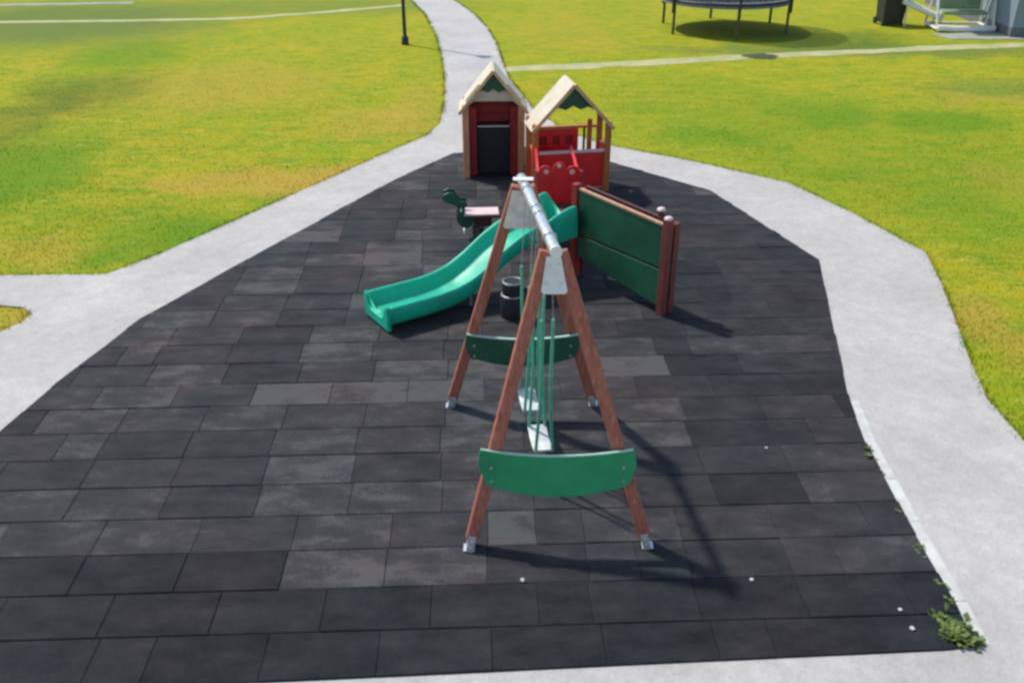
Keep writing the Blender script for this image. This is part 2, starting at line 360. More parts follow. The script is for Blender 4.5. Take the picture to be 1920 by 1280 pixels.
# pale kerb along the near right edge of the play area
kp = [gp(*q) for q in ((1590,752),(1620,830),(1700,980),(1785,1130),(1828,1212))]
mb = MB()
for i in range(len(kp) - 1):
    a, b = kp[i], kp[i+1]; d = (b - a).normalized(); nn = Vector((d.y, -d.x, 0)) * -.09
    if nn.x < 0: nn = -nn
    L_ = (b - a).length; k = max(1, int(L_ / .5))
    for j in range(k):
        p0 = a.lerp(b, j/k) + nn*.55 + d*.004; p1 = a.lerp(b, (j+1)/k) + nn*.55 - d*.004
        mb.bar((p0.x, p0.y, .0), (p1.x, p1.y, .0), .12, .044)
mb.build('kerb', 'kerb', bevel=.006, kind='structure')

# worn footpaths in the lawn
def trail(name, pts, wid, m, z):
    P = [gp(*q) for q in pts]; fine = []
    for i in range(len(P) - 1):
        for j in range(24): fine.append(P[i].lerp(P[i+1], j/24))
    fine.append(P[-1]); up, dn = [], []
    for i, p in enumerate(fine):
        d = (fine[min(i+1, len(fine)-1)] - fine[max(i-1, 0)]).normalized(); q = Vector((-d.y, d.x, 0)); ww = wid(i/len(fine)) if callable(wid) else wid
        a_ = ww/2 * (1 + .45*noise.noise(p*1.3)); b_ = ww/2 * (1 + .45*noise.noise(p*1.3 + Vector((9, 3, 5))))
        up.append((p + q*a_)[:2]); dn.append((p - q*b_)[:2])
    return sheet(name, up + dn[::-1], -.02, z, m)
M['worn'] = mat('worn_dry_grass_path', (.46,.43,.22,1), (.32,.33,.12,1), .9, 1.2, .5, 30, c3=(.5,.47,.30,1))
M['gravel'] = mat('grey_gravel_path', (.36,.36,.31,1), (.24,.26,.17,1), .9, 2, .5, 40)
trail('footpath', ((925,131),(1060,126),(1200,119),(1380,108),(1560,100),(1760,90),(2050,80),(2500,50)), .62, 'worn', .005)
trail('footpath', ((-400,52),(0,42),(250,39),(430,36),(600,24),(760,10)), .42, 'worn', .005)
trail('footpath', ((-300,13),(0,10),(250,6)), .5, 'gravel', .009)
# trodden dark soil by the trampoline path
mb = MB(); c = gp(1425, 106); ring = []; K = 28
vs = [(c.x, c.y, .05)]
for rr, hz in ((.55, .035), (1.0, -.01)):
    for k in range(K):
        a = 2*math.pi*k/K; q = rr * (1 + .3*noise.noise(Vector((math.cos(a)*1.5, math.sin(a)*1.5, 3))))
        vs.append((c.x + math.cos(a)*.62*q, c.y + math.sin(a)*.42*q, hz + .02*noise.noise(Vector((a*3, rr, 1)))))
fs = [(0, 1+k, 1+(k+1) % K) for k in range(K)] + [(1+k, 1+K+k, 1+K+(k+1) % K, 1+(k+1) % K) for k in range(K)]
mb.add(vs, fs, True); mb.build('soil_patch', 'mound', kind='structure')

# ------------------------------------------------------------------ grass blades on the nearer lawn
def blades():
    rn = random.Random(5); V = []; F = []
    def blade(x, y, h, wd):
        a = rn.uniform(0, 6.283); l = rn.uniform(0, .6) * h; b = rn.uniform(0, 6.283); cx_, cy_ = math.cos(a)*wd, math.sin(a)*wd; o_ = len(V)
        V.extend(((x-cx_, y-cy_, -.004), (x+cx_, y+cy_, -.004), (x + math.cos(b)*l, y + math.sin(b)*l, h))); F.append((o_, o_+1, o_+2))
    tries = 0
    while len(F) < 90000 and tries < 900000:
        tries += 1
        yy = 6.5 + 24 * rn.random() ** 2.0; hw = (yy*1.02 + 2.2) * .66
        xx = rn.uniform(-hw, hw)
        if inpoly(xx, yy, CON): continue
        d = noise.noise(Vector((xx*.8, yy*.8, 0)))
        if rn.random() > .65 + .5*d or rn.random() < (yy-14)/17: continue
        s_ = 1 + yy/22
        blade(xx, yy, rn.uniform(.012, .032), .0035*s_)
    # ragged fringe over the edges of the concrete
    n_ = len(CON)
    for i in range(n_):
        a = Vector(CON[i]).to_3d(); b = Vector(CON[(i+1) % n_]).to_3d()
        if min(a.y, b.y) < 5 or max(a.y, b.y) > 38: continue
        for _ in range(int((b-a).length * 260)):
            p_ = a.lerp(b, rn.random()); off = rn.gauss(-.0, .035)
            d = (b-a).normalized(); p_ = p_ + Vector((-d.y, d.x, 0)) * (abs(off) + .0 if False else off)
            cl = .5 + noise.noise(Vector((p_.x*2.2, p_.y*2.2, 4)))
            if rn.random() > cl + .15: continue
            blade(p_.x, p_.y, rn.uniform(.025, .065), .006)
    me = bpy.data.meshes.new('grass'); me.from_pydata(V, [], F); me.materials.append(M['grass'])
    o = bpy.data.objects.new('grass', me); COL.objects.link(o); o['kind'] = 'stuff'; o['label'] = 'short yellow green lawn grass around the paths'; o['category'] = 'grass'
blades()

# weeds in the joint at the near right corner
def leafy(mb, x, y, h, n_, rn, spread):
    for _ in range(n_):
        a = rn.uniform(0, 6.283); rr = spread * rn.random() ** .7; bx, by = x + math.cos(a)*rr, y + math.sin(a)*rr
        hh = h * rn.uniform(.3, 1) * (1 - .6*rr/spread); t_ = rn.uniform(0, 6.283); ln = rn.uniform(.02, .065); lw = ln * .4
        d = Vector((math.cos(t_), math.sin(t_), rn.uniform(-.2, .8))).normalized(); s_ = d.cross(Vector((0, 0, 1))).normalized()
        c = Vector((bx, by, hh)); mb.add([c, c + d*ln*.5 + s_*lw, c + d*ln, c + d*ln*.5 - s_*lw], [(0, 1, 2, 3)])
        if rn.random() < .35: mb.tube([(x + (bx-x)*.2, y + (by-y)*.2, .02), (bx, by, hh)], .0018, 4)
rn = random.Random(3); mb = MB(); c = gp(1800, 1200)
for dx, dy, h, k, sp in ((0,0,.13,170,.09),(-.05,.09,.08,90,.07),(.07,-.03,.06,70,.07),(-.10,.02,.05,40,.06),(.02,.05,.17,60,.04),(-.07,.2,.06,40,.05)): leafy(mb, c.x+dx, c.y+dy, h, k, rn, sp)
o = mb.build('weed_clump', 'weed'); o['label'] = 'leafy green weed clump at the near right corner of the black tiles'; o['category'] = 'weed'
mb = MB()
for q in range(26):
    t_ = rn.random() ** .4; i = min(int(t_*3.2), 3); a, b = kp[min(i, 3)], kp[min(i+1, 4)]; p_ = a.lerp(b, rn.random())
    sp = rn.uniform(.02, .05); leafy(mb, p_.x - .03 + rn.uniform(-.03, .03), p_.y, rn.uniform(.03, .08), rn.randint(3, 12), rn, sp*.7)
o = mb.build('joint_weeds', 'weed'); o['kind'] = 'stuff'; o['label'] = 'small weeds growing along the joint between black tiles and kerb'; o['category'] = 'weeds'

# ------------------------------------------------------------------ swing set
sw = thing('swing_set', 'red brown timber swing frame with steel beam and green cross boards', 'swing set', (0, 0, 0))
NF = [gp(880,1033), gp(1213,1028)]; FF = [gp(845,765), gp(1112,762)]
AN = Vector((.31, 6.29, 2.40)); AF = Vector((.10, 7.78, 2.40))
up = .033
for (feet, A) in ((NF, AN), (FF, AF)):
    for sgn, ft in zip((-1, 1), feet):
        top = A + Vector((sgn*.055, 0, -.03)); d = (top - ft).normalized(); f0 = Vector((ft.x, ft.y, up))
        lg = MB().bar(f0 + d*.09, top, .10, .10, up=(0, 1, 0)).build('leg', 'redwood', sw, bevel=.012)
        fo = MB().bar(f0 - Vector((0, 0, .01)), f0 + d*.13, .062, .115, up=(0, 1, 0)).box((ft.x-.045, ft.y-.045, up-.004), (ft.x+.045, ft.y+.045, up+.012)).build('foot', 'steel', lg, bevel=.004)
        for tt in (.045, .10):
            q = f0 + d*tt; MB().tube([q + Vector((0,-.07,0)), q + Vector((0,.07,0))], .009, 8).build('bolt', 'steel', fo)
bd = (AF - AN).normalized()
MB().tube([AN - bd*.10, AF + bd*.10], .044, 16).build('beam', 'steel', sw)
for e in (AN - bd*.10, AF + bd*.10):
    s_ = -1 if e.y < 7 else 1; MB().tube([e, e + bd*s_*.012], .049, 14).build('end_cap', 'white', sw)
# apex brackets
for A, feet, wt, wb, hh, lab in ((AN, NF, .11, .20, .26, None), (AF, FF, .20, .36, .34, None)):
    m0 = (feet[0] + feet[1]) / 2; dn = (m0 - A).normalized(); ax = Vector((1, 0, 0)); nrm = Vector((0, 1, 0)) if dn.z else 0
    o_ = A + Vector((0, -.068, -.055))
    MB().prism([(-wt/2, 0), (wt/2, 0), (wb/2, -hh), (wb/2-.02, -hh-.02), (-wb/2+.02, -hh-.02), (-wb/2, -hh)], o_, ax, -dn, .008).build('bracket', 'white' if A is AN else 'steel', sw, bevel=.002)
    for bx, bz in ((-.04, -.06), (.04, -.06), (-.06, -.20), (.06, -.20)):
        q = o_ + ax*bx + (-dn)*bz; MB().tube([q + Vector((0,-.016,0)), q], .011, 8).build('bolt', 'steel', sw)
# green cross boards, sagging crescent outline
def crossboard(A, feet, zc, half, hgt, m, gap):
    m0 = (feet[0] + feet[1]) / 2; t_ = zc / A.z; c = m0.lerp(Vector((A.x, A.y, A.z)), t_); dn = (A - m0).normalized()
    ol = []; K = 18
    for i in range(K + 1):
        u = -1 + 2*i/K; ol.append((u*half, hgt/2 - .055*(1 - u*u)))
    ol += [(half*1.03, hgt*.2), (half*.97, -hgt*.12)]
    for i in range(K + 1):
        u = 1 - 2*i/K; ol.append((u*half*.93, -hgt/2 + .10*u*u - .02))
    ol += [(-half*.97, -hgt*.12), (-half*1.03, hgt*.2)]
    b_ = MB().prism(ol, c + Vector((0, -gap, 0)), (1, 0, 0), dn, .022).build('cross_board', m, sw, bevel=.006)
    e_ = [(-1 + 2*i/K) for i in range(K+1)]
    MB().prism([(u*half*.985, hgt/2 - .055*(1-u*u) + .0015) for u in e_] + [(u*half*.985, hgt/2 - .055*(1-u*u) + .013) for u in e_[::-1]], c + Vector((0, -gap, 0)), (1, 0, 0), dn, .026).build('edge_highlight', 'edge', b_)  # added pale strip draws the sun highlight along the top edge
    for u in (-.86, .86):
        for v in (-.06, .05):
            q = c + Vector((u*half, -gap-.012, 0)) + dn*v; MB().tube([q, q + Vector((0,-.010,0))], .012, 8).build('bolt', 'steel', b_)
    return b_
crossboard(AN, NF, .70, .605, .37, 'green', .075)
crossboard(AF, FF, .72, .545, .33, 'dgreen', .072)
MB().box((AF.x-.09, AF.y-.10, AF.z+.046), (AF.x+.09, AF.y-.02, AF.z+.056)).build('top_plate', 'white', sw, bevel=.002)

def swing(t_, zs, lab, seatw=.40):
    c = AN.lerp(AF, t_); side = Vector((bd.y, -bd.x, 0)).normalized()
    th = thing('swing', lab, 'swing', (c.x, c.y, zs), group=None)
    # seat: curved strip, long side along the beam
    W = .17; K = 10; vs = []
    for zz in (0, -.022):
        for i in range(K + 1):
            u = -1 + 2*i/K; z = .045*u*u + zz
            for sgn in (-1, 1):
                q = bd*u*seatw/2 + side*sgn*W/2; vs.append((q.x, q.y, z))
    n1 = 2*(K+1); fs = []
    for i in range(K):
        a = 2*i; fs += [(a, a+1, a+3, a+2), (n1+a+2, n1+a+3, n1+a+1, n1+a), (a+2, n1+a+2, n1+a, a), (a+1, n1+a+1, n1+a+3, a+3)]
    fs += [(0, n1, n1+1, 1), (2*K, 2*K+1, n1+2*K+1, n1+2*K)]
    mb = MB(); mb.add(vs, fs, True); mb.build('seat', 'seat', th, bevel=.004)
    topz = 2.40 - zs - .044
    for e in (-1, 1):
        tip = bd*e*(seatw/2 + .035); top = Vector((bd.x*e*.24, bd.y*e*.24, topz)); yk = Vector((tip.x, tip.y, .33))
        # rope yoke: two sleeved strands from the seat corners up to the beam
        mb = MB()
        for sgn in (-1, 1):
            cr = bd*e*(seatw/2 - .01) + side*sgn*(W/2 - .012)
            mb.tube([(cr.x, cr.y, .04), Vector((cr.x, cr.y, .04)).lerp(top, .30) + side*sgn*-.012, Vector((cr.x, cr.y, .04)).lerp(top + side*sgn*.035, .66)], .0145, 8)
        mb.build('rope_sleeve', 'rope', th)
        mb = MB()
        for sgn in (-1, 1):
            cr = bd*e*(seatw/2 - .01) + side*sgn*(W/2 - .012); a = Vector((cr.x, cr.y, .04)).lerp(top + side*sgn*.035, .66); b_ = top + side*sgn*.012
            k = 22
            for j in range(k):
                p0 = a.lerp(b_, j/k); p1 = a.lerp(b_, (j+.85)/k); d = (p1-p0)
                off = side*.006 if j % 2 else bd*.006
                mb.tube([p0, p0 + d*.25 + off, p0 + d*.75 + off, p1, p0 + d*.75 - off, p0 + d*.25 - off], .0026, 5, closed=True)
        mb.build('chain', 'chain', th)
        mb = MB(); K2 = 16
        mb.tube([Vector((top.x, top.y, topz + .044)) + side*math.cos(2*math.pi*k/K2)*.052 + Vector((0, 0, math.sin(2*math.pi*k/K2)*.052)) for k in range(K2)], .006, 8, closed=True)
        mb.build('hanger_ring', 'steel', th)
swing(.27, .37, 'pale grey swing seat on green ropes, the one just behind the bright green board')
swing(.69, .38, 'pale grey swing seat on green ropes, the one nearer the playhouses')

# ------------------------------------------------------------------ red playhouse (far left)
hl = thing('playhouse', 'dark red playhouse with cream gable roof and black panel in its opening, left of the play tower', 'playhouse', (-.31, 15.16, .03), R(2))
W2 = .47; D = .62
for x in (-W2, W2):
    for y_ in (0, D):
        MB().box((x-.055, y_-.055, 0), (x+.055, y_+.055, 1.24)).build('post', 'hutpost', hl, bevel=.01)
for s_ in (-1, 1):
    mb = MB()
    for k in range(8):
        z0 = .06 + k*.145; mb.box((s_*W2-.012, .058, z0), (s_*W2+.012, D-.058, z0+.139))
    mb.build('side_wall', 'dred', hl, bevel=.004)
mb = MB()
for k in range(9): mb.box((-W2+.058, D-.012, .04+k*.145), (W2-.058, D+.012, .04+k*.145+.138))
mb.build('back_wall', 'dred', hl, bevel=.004)
mb = MB()
for k in range(3): mb.box((-W2+.058, .30, .885+k*.150), (W2-.058, .322, .885+k*.150+.142))
mb.build('front_boards', 'dred', hl, bevel=.004)
for s_ in (-1, 1):
    MB().box((min(s_*.29, s_*(W2-.058)), .04, .02), (max(s_*.29, s_*(W2-.058)), .062, 1.2)).build('front_jamb', 'dred', hl, bevel=.003)
MB().box((-.288, .17, .02), (.288, .195, .84)).build('dark_opening_panel', 'black', hl, bevel=.004)  # black sheet put in for the shade inside the opening
MB().box((-.286, .10, .845), (.286, .30, .872)).build('counter_shelf', 'maroon', hl, bevel=.004)
MB().box((-.27, .085, .85), (.27, .098, .868)).build('shelf_edge', 'white', hl, bevel=.002)
MB().box((-W2, -.04, -.02), (W2, D+.04, .02)).build('floor', 'black', hl)  # darkness of the closed inside is put into the floor colour
def roof(th, half, eave, peak, d0, d1, m, drop=0):
    rf = MB()
    for s_ in (-1, 1):
        n_ = Vector((s_*(peak-eave), 0, half)).normalized()
        for k in range(6):
            f0, f1 = k/6 + .0008, (k+1)/6 - .0008
            a = Vector((0, 0, peak)).lerp(Vector((s_*half, 0, eave)), f0); b_ = Vector((0, 0, peak)).lerp(Vector((s_*half, 0, eave)), f1)
            o0 = n_*(.018 - .002*(k % 2)); q = [a, b_, b_ + o0, a + o0]
            vs = [(v.x, d0, v.z) for v in q] + [(v.x, d1, v.z) for v in q]
            rf.add(vs, ((0,1,2,3),(7,6,5,4),(0,4,5,1),(1,5,6,2),(2,6,7,3),(3,7,4,0)))
    ro = rf.build('roof', m, th)
    rc = MB()
    for s_ in (-1, 1):
        rc.bar((s_*.012, d0-.018, peak-.012), (s_*half, d0-.018, eave-.012), .03, .055, up=(0, 1, 0)) if False else rc.prism([(0, .03), (0, -.02), (math.hypot(half, peak-eave), -.02), (math.hypot(half, peak-eave), .03)], (0, d0-.014, peak), (s_*half, 0, eave-peak), (s_*(peak-eave), 0, half), .024)
    rc.build('barge_board', 'trim', ro)
    return ro
roof(hl, .57, 1.12, 1.81, -.11, D+.09, 'cream')
MB().prism([(-.27,-.33),(-.18,-.29),(-.09,-.33),(0,-.27),(.09,-.33),(.18,-.29),(.27,-.33),(0,.0)], (0, -.035, 1.785), (1,0,0), (0,0,1), .02).build('gable_board', 'dgreen', hl)
MB().prism([(-.46,0),(-.33,.115),(.33,.115),(.46,0),(.46,.14),(.24,.40),(.16,.33),(.07,.30),(0,.335),(-.07,.30),(-.16,.33),(-.24,.40),(-.46,.14)], (0, .005, 1.19), (1,0,0), (0,0,1), .022).build('arched_lintel', 'cream', hl)

# ------------------------------------------------------------------ play tower: open gabled hut, deck, slide, green sided stair
pt = thing('play_tower', 'red play tower with open gabled hut, teal slide and dark green board wall', 'play tower', (0, 0, .03))
rz = R(10); C0 = Vector((.96, 14.35, 0)); ux = Vector((math.cos(rz), math.sin(rz), 0)); vy = Vector((-math.sin(rz), math.cos(rz), 0))
T = lambda x, y_, z: C0 + ux*x + vy*y_ + Vector((0, 0, z))
def tbar(name, a, b_, w_, h_, m, par=None, bev=.006, up=(0, 0, 1)): return MB().bar(T(*a), T(*b_), w_, h_, up=up).build(name, m, par or pt, bevel=bev)
HW, HD = .60, .54
for x in (-HW, HW):
    for y_ in (0, HD): tbar('post', (x, y_, 0), (x, y_, 1.16), .10, .10, 'orange', bev=.01)
# hut roof (own frame)
hr = bpy.data.objects.new('hut_roof', None); COL.objects.link(hr); hr.parent = pt; hr.location = C0; hr.rotation_euler = (0, 0, rz)
def roof2(parent, half, eave, peak, d0, d1):
    pan = []
    for s_ in (-1, 1):
        rf = MB(); n_ = Vector((s_*(peak-eave), 0, half)).normalized()
        for k in range(6):
            a = Vector((0, 0, peak)).lerp(Vector((s_*half, 0, eave)), k/6+.0008); b_ = Vector((0, 0, peak)).lerp(Vector((s_*half, 0, eave)), (k+1)/6-.0008)
            o0 = n_*(.018-.002*(k % 2)); q = [a, b_, b_+o0, a+o0]; vs = [(v.x, d0, v.z) for v in q] + [(v.x, d1, v.z) for v in q]
            rf.add(vs, ((0,1,2,3),(7,6,5,4),(0,4,5,1),(1,5,6,2),(2,6,7,3),(3,7,4,0)))
        rf.build('roof_panel', 'cream', parent)
        ln = math.hypot(half, peak-eave)
        MB().prism([(0, .03), (0, -.025), (ln, -.025), (ln, .03)], (0, d0-.014, peak), (s_*half, 0, eave-peak), (s_*(peak-eave), 0, half), .024).build('barge_board', 'trim', parent)
roof2(hr, .665, 1.05, 1.765, -.09, HD+.08)
for dy in (-.03, HD+.03):
    MB().prism([(-.34,-.375),(-.24,-.33),(-.12,-.37),(0,-.31),(.12,-.37),(.24,-.33),(.34,-.375),(0,.0)], (0, dy, 1.74), (1,0,0), (0,0,1), .02).build('gable_board', 'dgreen', hr)
# front and back balustrades of the hut
mb = MB(); mb.bar(T(-HW+.055, 0, .37), T(HW-.055, 0, .37), .024, .58); mb.build('front_panel', 'red', pt, bevel=.005)
tbar('top_rail', (-HW+.055, -.01, .69), (HW-.055, -.01, .69), .06, .04, 'pink')
tbar('bottom_rail', (-HW+.055, 0, .05), (HW-.055, 0, .05), .05, .05, 'tan')
mb = MB()
hol = [(-.36, .5), (-.14, .5), (.08, .5)]
mb.bar(T(-HW+.055, HD, .86), T(.24, HD, .86), .024, .11); mb.bar(T(-HW+.055, HD, .48), T(.24, HD, .48), .024, .36)
for x0, x1 in ((-HW+.055, -.42), (-.30, -.20), (-.08, .02), (.14, .24)): mb.bar(T(x0, HD, .733), T(x1, HD, .733), .024, .142)
mb.build('back_panel', 'red', pt, bevel=.006)
MB().bar(T(-HW+.055, HD+.03, .60), T(.24, HD+.03, .60), .02, .56).build('back_lining', 'dred', pt)
tbar('back_rail', (-HW+.055, HD-.01, .95), (HW-.055, HD-.01, .95), .07, .045, 'orange')
for x in (.34, .44): tbar('baluster', (x, HD, .1), (x, HD, .93), .04, .04, 'maroon')
mb = MB(); mb.bar(T(.40, HD-.12, .10), T(.40, HD-.12, 1.10), .08, .08).build('inner_post', 'orange', pt, bevel=.008)
for s_ in (-1, 1):
    mb = MB(); mb.bar(T(s_*HW, .055, .40), T(s_*HW, HD-.055, .40), .022, .56); mb.build('side_panel', 'red', pt, bevel=.005)
    tbar('side_rail', (s_*HW, .055, .72), (s_*HW, HD-.055, .72), .05, .05, 'orange')
MB().bar(T(0, -.03, .03), T(0, HD+.03, .03), 2*HW-.12, .05).build('hut_floor', 'maroon', pt)
# raised deck towards the swing: posts, deck boards, red cloud topped board
A = gp(1076, 520); A = Vector((A.x, A.y, 0)); B = gp(1238, 594); B = Vector((B.x, B.y, 0))
Pd = [Vector((.37, 12.25, 0)), Vector((.95, 12.25, 0)), Vector((.42, 11.30, 0))]
B2 = Vector((1.72, 10.25, 0)) ; sd_ = (B - A).normalized(); wn = Vector((-sd_.y, sd_.x, 0)); 
if wn.y < 0: wn = -wn
SWD = .125
B2 = B + wn*SWD; A2 = A + wn*SWD
DZ = .60
mb = MB()
deck = [A + wn*.02, A2, Vector((1.05, 12.28, 0)), Vector((.35, 12.28, 0)), Vector((.42, 11.25, 0))]
k = len(deck); vs = [(v.x, v.y, DZ) for v in deck] + [(v.x, v.y, DZ-.05) for v in deck]
mb.add(vs, [tuple(range(k)), tuple(range(k, 2*k))[::-1]] + [(i, (i+1) % k, k+(i+1) % k, k+i) for i in range(k)])
mb.build('deck', 'maroon', pt, bevel=.006)
def post(v, h, m='dred', cap=True, w_=.095):
    p_ = MB().box((v.x-w_/2, v.y-w_/2, 0), (v.x+w_/2, v.y+w_/2, h), rz=math.atan2(sd_.y, sd_.x)).build('post', m, pt, bevel=.01)
    if cap: MB().tube([(v.x, v.y, h), (v.x, v.y, h+.018), (v.x, v.y, h+.032)], [.052, .05, .028], 14).build('post_cap', 'pink', p_)
    return p_
post(A, 1.27, 'dred', False); post(B, 1.23, 'endred'); post(B2, 1.16, 'endred', False); post(B2 - sd_*.24 + wn*.02, 1.24, 'maroon', True, .06); post(A2 + wn*.02, 1.18, 'maroon', False, .07)
for v in Pd: post(v, 1.05 if v.y > 12 else .62, 'dred', False, .085)
# cloud topped board in front of the hut
ol = [(0, 0), (.58, 0), (.58, .50)]
for cx_, r_ in ((.485, .095), (.29, .10), (.095, .095)):
    for j in range(9):
        a = math.pi*j/8; ol.append((cx_ + math.cos(a)*r_*.98, .50 + math.sin(a)*r_*(.9 if cx_ != .29 else 1.35)))
ol.append((0, .50))
cb = MB().prism(ol, (.365, 12.19, .55), (1, 0, 0), (0, 0, 1), .024).build('cloud_board', 'red', pt, bevel=.006)
for cx_, cz_, r_ in ((.11, .50, .034), (.29, .585, .030), (.47, .50, .036)):
    MB().tube([(.365+cx_, 12.165, .55+cz_), (.365+cx_, 12.176, .55+cz_)], [r_*.8, r_], 14).build('knob', 'pink', cb)
MB().prism([(.0,0),(.56,0),(.56,.30),(.0,.30)], (.365, 12.20, .24), (1,0,0), (0,0,1), .02).build('lower_board', 'dred', pt, bevel=.004)
# bridge sides from the deck to the hut
for a_, b_ in ((Vector((.37, 12.3, 0)), T(-HW, -.06, 0)), (Vector((.95, 12.3, 0)), T(-.02, -.06, 0))):
    MB().bar((a_.x, a_.y, .52), (b_.x, b_.y, .35), .06, .08).build('bridge_beam', 'maroon', pt, bevel=.005)
    MB().bar((a_.x, a_.y, .90), (b_.x, b_.y, .78), .04, .045).build('bridge_rail', 'red', pt, bevel=.005)
mb = MB()
for j in range(12):
    f = (j+.5)/12; a_ = Vector((.37, 12.3, .56)).lerp(T(-HW, -.06, .39), f); b_ = Vector((.95, 12.3, .56)).lerp(T(-.02, -.06, .39), f); mb.bar(a_, b_, .145, .03)
mb.build('bridge_planks', 'maroon', pt, bevel=.004)
# stair between two green sides
def side(a, b_, m1, m2, off):
    u = (b_ - a).normalized(); Ln = (b_ - a).length; o0 = a + u*.05
    L2 = Ln - .10
    MB().prism([(0,.62),(L2,.60),(L2,1.13),(0,1.20)], o0, u, (0,0,1), .024).build('upper_side_board', m1, pt, bevel=.006)
    MB().prism([(0,.32),(.22,.26),(L2,.10),(L2,.575),(0,.59)], o0, u, (0,0,1), .024).build('lower_side_board', m1, pt, bevel=.006)
    MB().bar(o0 + Vector((0,0,1.215)), o0 + u*L2 + Vector((0,0,1.145)), .045, .03).build('side_top_rail', m2, pt, bevel=.004)
side(A, B, 'dgreen', 'tan', 0); side(A2, B2, 'maroon', 'maroon', 0)
for j in range(4):
    f = .14 + j*.25; z = DZ - (j+1)*.125; a_ = A.lerp(B, f) + wn*.02; b_ = A2.lerp(B2, f) - wn*.02
    MB().bar(a_ + Vector((0,0,z)), b_ + Vector((0,0,z)), .27, .03).build('stair_tread', 'maroon', pt, bevel=.004)
MB().bar(B + wn*.05 + Vector((0,0,.86)), B2 - wn*.05 + Vector((0,0,.86)), .03, .48).build('end_board', 'maroon', pt, bevel=.005)
MB().bar(B + wn*.05 + Vector((0,0,.40)), B2 - wn*.05 + Vector((0,0,.40)), .03, .30).build('end_board', 'maroon', pt, bevel=.005)
# slide
Ex = Vector((-1.60, 9.60, 0)); Tp = Vector((.66, 11.12, 0)); sdv = (Ex - Tp).normalized(); sn = Vector((-sdv.y, sdv.x, 0)); SL = (Ex - Tp).length
prof = [(0,.70),(.06,.715),(.13,.72),(.2,.705),(.3,.635),(.4,.50),(.5,.325),(.58,.215),(.66,.16),(.74,.14),(.82,.14),(.9,.14),(1.0,.142)]
def interp(t_):
    for (a, za), (b_, zb) in zip(prof, prof[1:]):
        if t_ <= b_: return za + (zb-za)*(t_-a)/(b_-a)
    return prof[-1][1]
cs = [(x*1.08, h) for x, h in [(-.27,.02),(-.292,.175),(-.26,.195),(-.225,.165),(-.20,.045),(-.15,.008),(0,0),(.15,.008),(.20,.045),(.225,.165),(.26,.195),(.292,.175),(.27,.02),(.25,-.085),(0,-.09),(-.25,-.085)]]
K = 44; vs = []; fs = []; nC = len(cs)
for i in range(K + 1):
    t_ = i/K; c = Tp + sdv*SL*t_; z = interp(t_); wsc = 1.0 + (.18*max(0, 1 - t_/.12)); hs = 1.0 + .9*max(0, 1 - abs(t_-.03)/.14)
    for x, h in cs: q = c + sn*x*wsc; vs.append((q.x, q.y, z + (h*hs if h > 0 else h)))
for i in range(K):
    for k in range(nC): fs.append((i*nC+k, i*nC+(k+1) % nC, (i+1)*nC+(k+1) % nC, (i+1)*nC+k))
fs += [tuple(range(nC))[::-1], tuple(K*nC + k for k in range(nC))]
mb = MB(); mb.add(vs, fs, True); slide = mb.build('slide', 'teal', pt, sub=1)
# exit lip that curls down to the tiles, and the arched hood at the top
MB().prism([(-.305,-.115),(.305,-.115),(.31,.05),(.305,.17),(.275,.198),(.235,.165),(.19,.05),(.14,.012),(0,.004),(-.14,.012),(-.19,.05),(-.235,.165),(-.275,.198),(-.305,.17),(-.31,.05)], Vector((Ex.x, Ex.y, .150)) - sdv*.01, sn, (0,0,1), .05).build('exit_lip', 'teal', slide, bevel=.012)
for t_ in (.56,):
    c = Tp + sdv*SL*t_
    for s_ in (-1, 1): q = c + sn*s_*.17; MB().tube([(q.x, q.y, 0), (q.x, q.y, interp(t_)-.02)], .017, 10).build('slide_support', 'steel', slide)
# hood: two curved cheeks at the head of the slide
for s_ in (-1, 1):
    ol = [(0, 0), (.50, -.04), (.47, .09), (.38, .19), (.26, .26), (.12, .28), (0, .26)]
    q = Tp + sn*s_*.31 + Vector((0, 0, .62)); MB().prism(ol, q, sdv, (0, 0, 1), .03).build('entry_cheek', 'teal', slide, bevel=.01)

# ------------------------------------------------------------------ spring rider
rp = gp(884, 452)
sr = thing('spring_rider', 'dark green spring rider with pale pink seat board beside the teal slide', 'spring rider', (rp.x, rp.y, .033), R(4))
# silhouette seen from its side: head high on the left, body low to the right
ol = [(-.06,.20),(-.13,.22),(-.20,.30),(-.21,.40),(-.17,.47),(-.20,.53),(-.27,.57),(-.36,.60),(-.41,.655),(-.385,.715),(-.31,.745),(-.23,.73),(-.20,.66),(-.15,.605),(-.07,.60),(-.045,.555),(-.085,.50),(-.09,.44),(-.03,.39),(.05,.375),(.05,.30),(.0,.23)]
for y_ in (-.09, .09): MB().prism(ol, (0, y_, 0), (1,0,0), (0,0,1), .022).build('body_panel', 'dgreen', sr, bevel=.006)
MB().tube([(-.14,-.20,.50),(-.14,.20,.50)], .014, 10).build('handlebar', 'white', sr)
MB().tube([(-.10,-.19,.165),(-.10,.19,.165)], .014, 10).build('footrest', 'white', sr)
MB().box((-.10,-.15,.405),(.40,.15,.43)).build('seat_board', 'pink', sr, bevel=.008)
MB().box((-.04,-.16,.372),(.41,.16,.402)).build('seat_rim', 'maroon', sr, bevel=.006)
MB().box((.04,-.045,.20),(.30,.045,.37)).build('seat_block', 'maroon', sr, bevel=.01)
mb = MB(); mb.tube([(.10 + math.cos(a*.5)*.075, math.sin(a*.5)*.075, .02 + .18*a/60) for a in range(61)], .014, 8); mb.build('spring', 'darkmetal', sr)
MB().tube([(.10,0,0),(.10,0,.022)], .13, 20).build('base_plate', 'darkmetal', sr)

